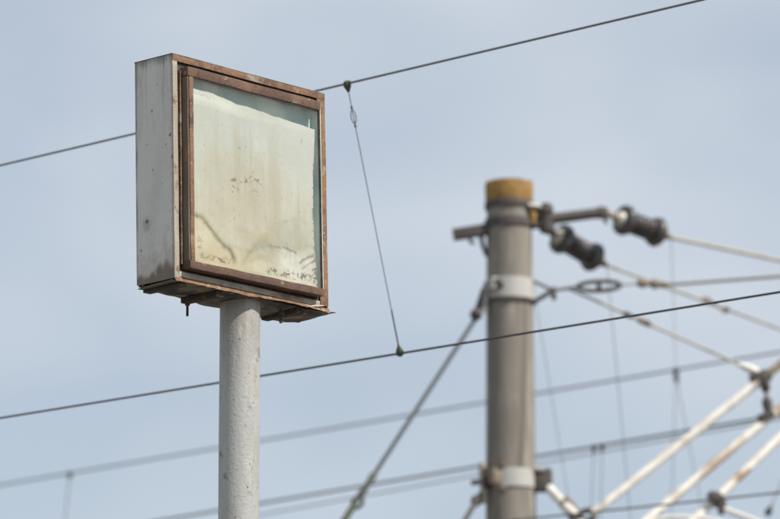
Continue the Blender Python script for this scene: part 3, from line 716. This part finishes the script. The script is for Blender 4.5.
# strut and white pipes
root = empty('strut', P(545, 484, YP - .05)); tag(root, 'rust spotted pale strut running down right from the lower white band', 'strut')
a, b_ = P(546, 485, YP - .05), P(584, 526, YP - .3); MB().tube([a, a.lerp(b_, .45), a.lerp(b_, .5), b_ + (b_ - a) * .1], [.033, .033, .038, .038], 14).build('tube', 'white_pipe', root)
mb = MB(); mb.box(P(570, 508, YP - .18), (.05, 0, -.06), (.03, 0, .03), (0, .03, 0), .01); mb.build('coupling', 'rod_rust', root)
mb = MB(); mb.torus(P(588, 514.5, YP - .3), (1, 0, 0), (0, 0, 1), .05, .034, .017); mb.build('ring', 'iron', root)
mb = MB(); mb.box(P(577, 519, YP - .28), (.06, 0, -.02), (0, .03, 0), (0, 0, .03), .01); mb.build('end_plate', 'iron', root)

def pipe(px0, py0, px1, py1, Y0, Y1, r, label, k0=0., k1=1.25, rust=(), m='white_pipe'):
    a, b_ = P(px0, py0, Y0), P(px1, py1, Y1); d = b_ - a; s_, e_ = a + d * k0, a + d * k1
    root = empty('brace_pipe', s_); tag(root, label, 'pipe', 'white diagonal pipes right of the concrete pole')
    nseg = 160; mb = MB(); mb.tube([s_.lerp(e_, k / nseg) for k in range(nseg + 1)], r, 24); o = mb.build('tube', m, root)
    co = np.array([list(p) for p in mb.v]); kk = ((co - np.array(a)) @ np.array(d)) / d.length_squared; ax_ = np.array(a)[None] + kk[:, None] * np.array(d)[None]
    off = (co - ax_) / r; ang_ = np.arctan2(off[:, 2], off[:, 0]); rgba = np.zeros((len(co), 4)); seed = int(px0)
    nse = fbm(kk * 14, ang_ * 1.3 + 7, seed); nse2 = fbm(kk * 50, ang_ * 3 + 7, seed + 3)
    amt = 0 * kk
    for k_, w_, st_ in rust: amt = np.maximum(amt, sstep(w_, w_ * .35, np.abs(kk - k_) + w_ * 1.3 * (nse - .5) * 2) * st_)
    amt = np.maximum(amt, sstep(.62, .74, nse) * .45); rgba[:, :3] = np.array([.30, .175, .085]) * (.6 + .8 * nse2)[:, None]; rgba[:, 3] = np.clip(amt * (.55 + .9 * nse2), 0, 1)
    set_stain(o, rgba)
    return root, a, d, r
pa, a, d, r = pipe(592, 514, 765, 376.5, YP - .3, YP + .1, .030, 'top white diagonal pipe carrying the dark hanging coupling at its upper end', 0, 1.0, ((.97, .05, .8), (.52, .03, .4)))
e_ = a + d
MB().tube([e_ - d * .02, e_ + d * .9], .029, 20).build('rusty_extension', 'rod_rust', pa)
mb = MB(); mb.ring(e_, d, .028, .047, .03, 20); mb.build('collar', 'iron', pa)
pb, a2, d2, r2 = pipe(648, 519, 780, 408, YP - .3, YP + .1, .031, 'middle white diagonal pipe with a rusty stretch, between the other two', -.86, 1.9, ((.52, .16, .75), (.98, .06, .8), (.2, .05, .4)))
pc3, a3, d3, r3 = pipe(695, 519, 780, 437, YP - .35, YP - .05, .030, 'lowest white diagonal pipe at the bottom right with a brown rust patch', -1.88, 2.4, ((.50, .10, .95), (.25, .05, .6)))
q = P(716.5, 499.5, YP - .3); mb = MB(); mb.ring(q, d3, .028, .05, .035, 20); mb.build('collar', 'iron', pc3)
mb = MB(); mb.box(P(713, 497, YP - .36), (.02, 0, .02), (0, .02, 0), (-.03, 0, .03), .008); mb.build('collar_ear', 'iron', pc3)
mb = MB(); mb.box(P(722, 507, YP - .33), (.022, 0, -.01), (0, .02, 0), (.012, 0, .05), .008); mb.build('collar_lug', 'iron', pc3)
# hanging coupling between the top and the middle pipe
hang = empty('hanging_coupling', P(768, 413, YP + .05)); tag(hang, 'dark jointed coupling hanging between the top and middle white pipes', 'coupling')
mb = MB(); mb.box(P(757, 377, YP + .08), (.05, 0, .02), (0, .03, 0), (-.012, 0, .03), .01); mb.build('saddle', 'iron', hang)
mb = MB(); mb.lathe(P(764.5, 379, YP + .02), P(766, 392, YP + .04), [(0, .03), (.3, .034), (.8, .034), (1, .018)], 12); mb.build('upper_link', 'iron', hang)
mb = MB(); mb.tube([P(766, 391, YP + .04), P(767, 399, YP + .05)], .016, 10); mb.build('pin', 'galv', hang)
mb = MB(); mb.lathe(P(766.5, 397, YP + .05), P(768.5, 415, YP + .05), [(0, .018), (.15, .034), (.4, .038), (.7, .030), (1, .026)], 12); mb.build('lower_link', 'iron', hang)
mb = MB(); mb.box(P(766, 416, YP + .03), (.055, 0, .025), (0, .03, 0), (-.01, 0, .025), .008); mb.build('lower_saddle', 'iron', hang)
# pale rods along the bottom right
root = empty('lower_rod', P(724, 507, YP - .33)); tag(root, 'thin pale rod running right from the collar on the lowest pipe', 'rod')
a = P(723, 508.5, YP - .33); b_ = P(752, 519.5, YP - .4); MB().tube([a, a + (b_ - a) * 3], .019, 12).build('tube', 'white_pipe', root)
root = empty('lower_rod', P(650, 519, YP - .35)); tag(root, 'pale bent rod along the bottom edge between the lower pipes', 'rod')
MB().tube([P(640, 527, YP - .35), P(655, 519.5, YP - .35), P(670, 517, YP - .35), P(700, 517.5, YP - .35), P(730, 524, YP - .35), P(740, 540, YP - .35)], .016, 12).build('tube', 'white_pipe', root)
a = on_line(*fD, 712); 
dropper('dropper', P(768, 513, 33.), P(795, 452, 33.), .005, 'short dark hanger at the lower right corner beyond the pipes', GR, .03, loop=False)
# thin bond wires hanging from the ends of the fittings
for a, b_, r, lb in ((i1b, on_line(*fA, 676), .0024, 'faint thin wire hanging from the end of the upper insulator to the dark node'),
                     (i2b, P(633, 545, YP + 1.), .0028, 'faint thin wire hanging from the end of the lower insulator'),
                     (P(536, 303, YP - .06), P(576, 545, YP + 1.), .0022, 'faint thin wire hanging just right of the concrete pole')):
    dropper('dropper', a, b_, r, lb, GR, .008, loop=False)
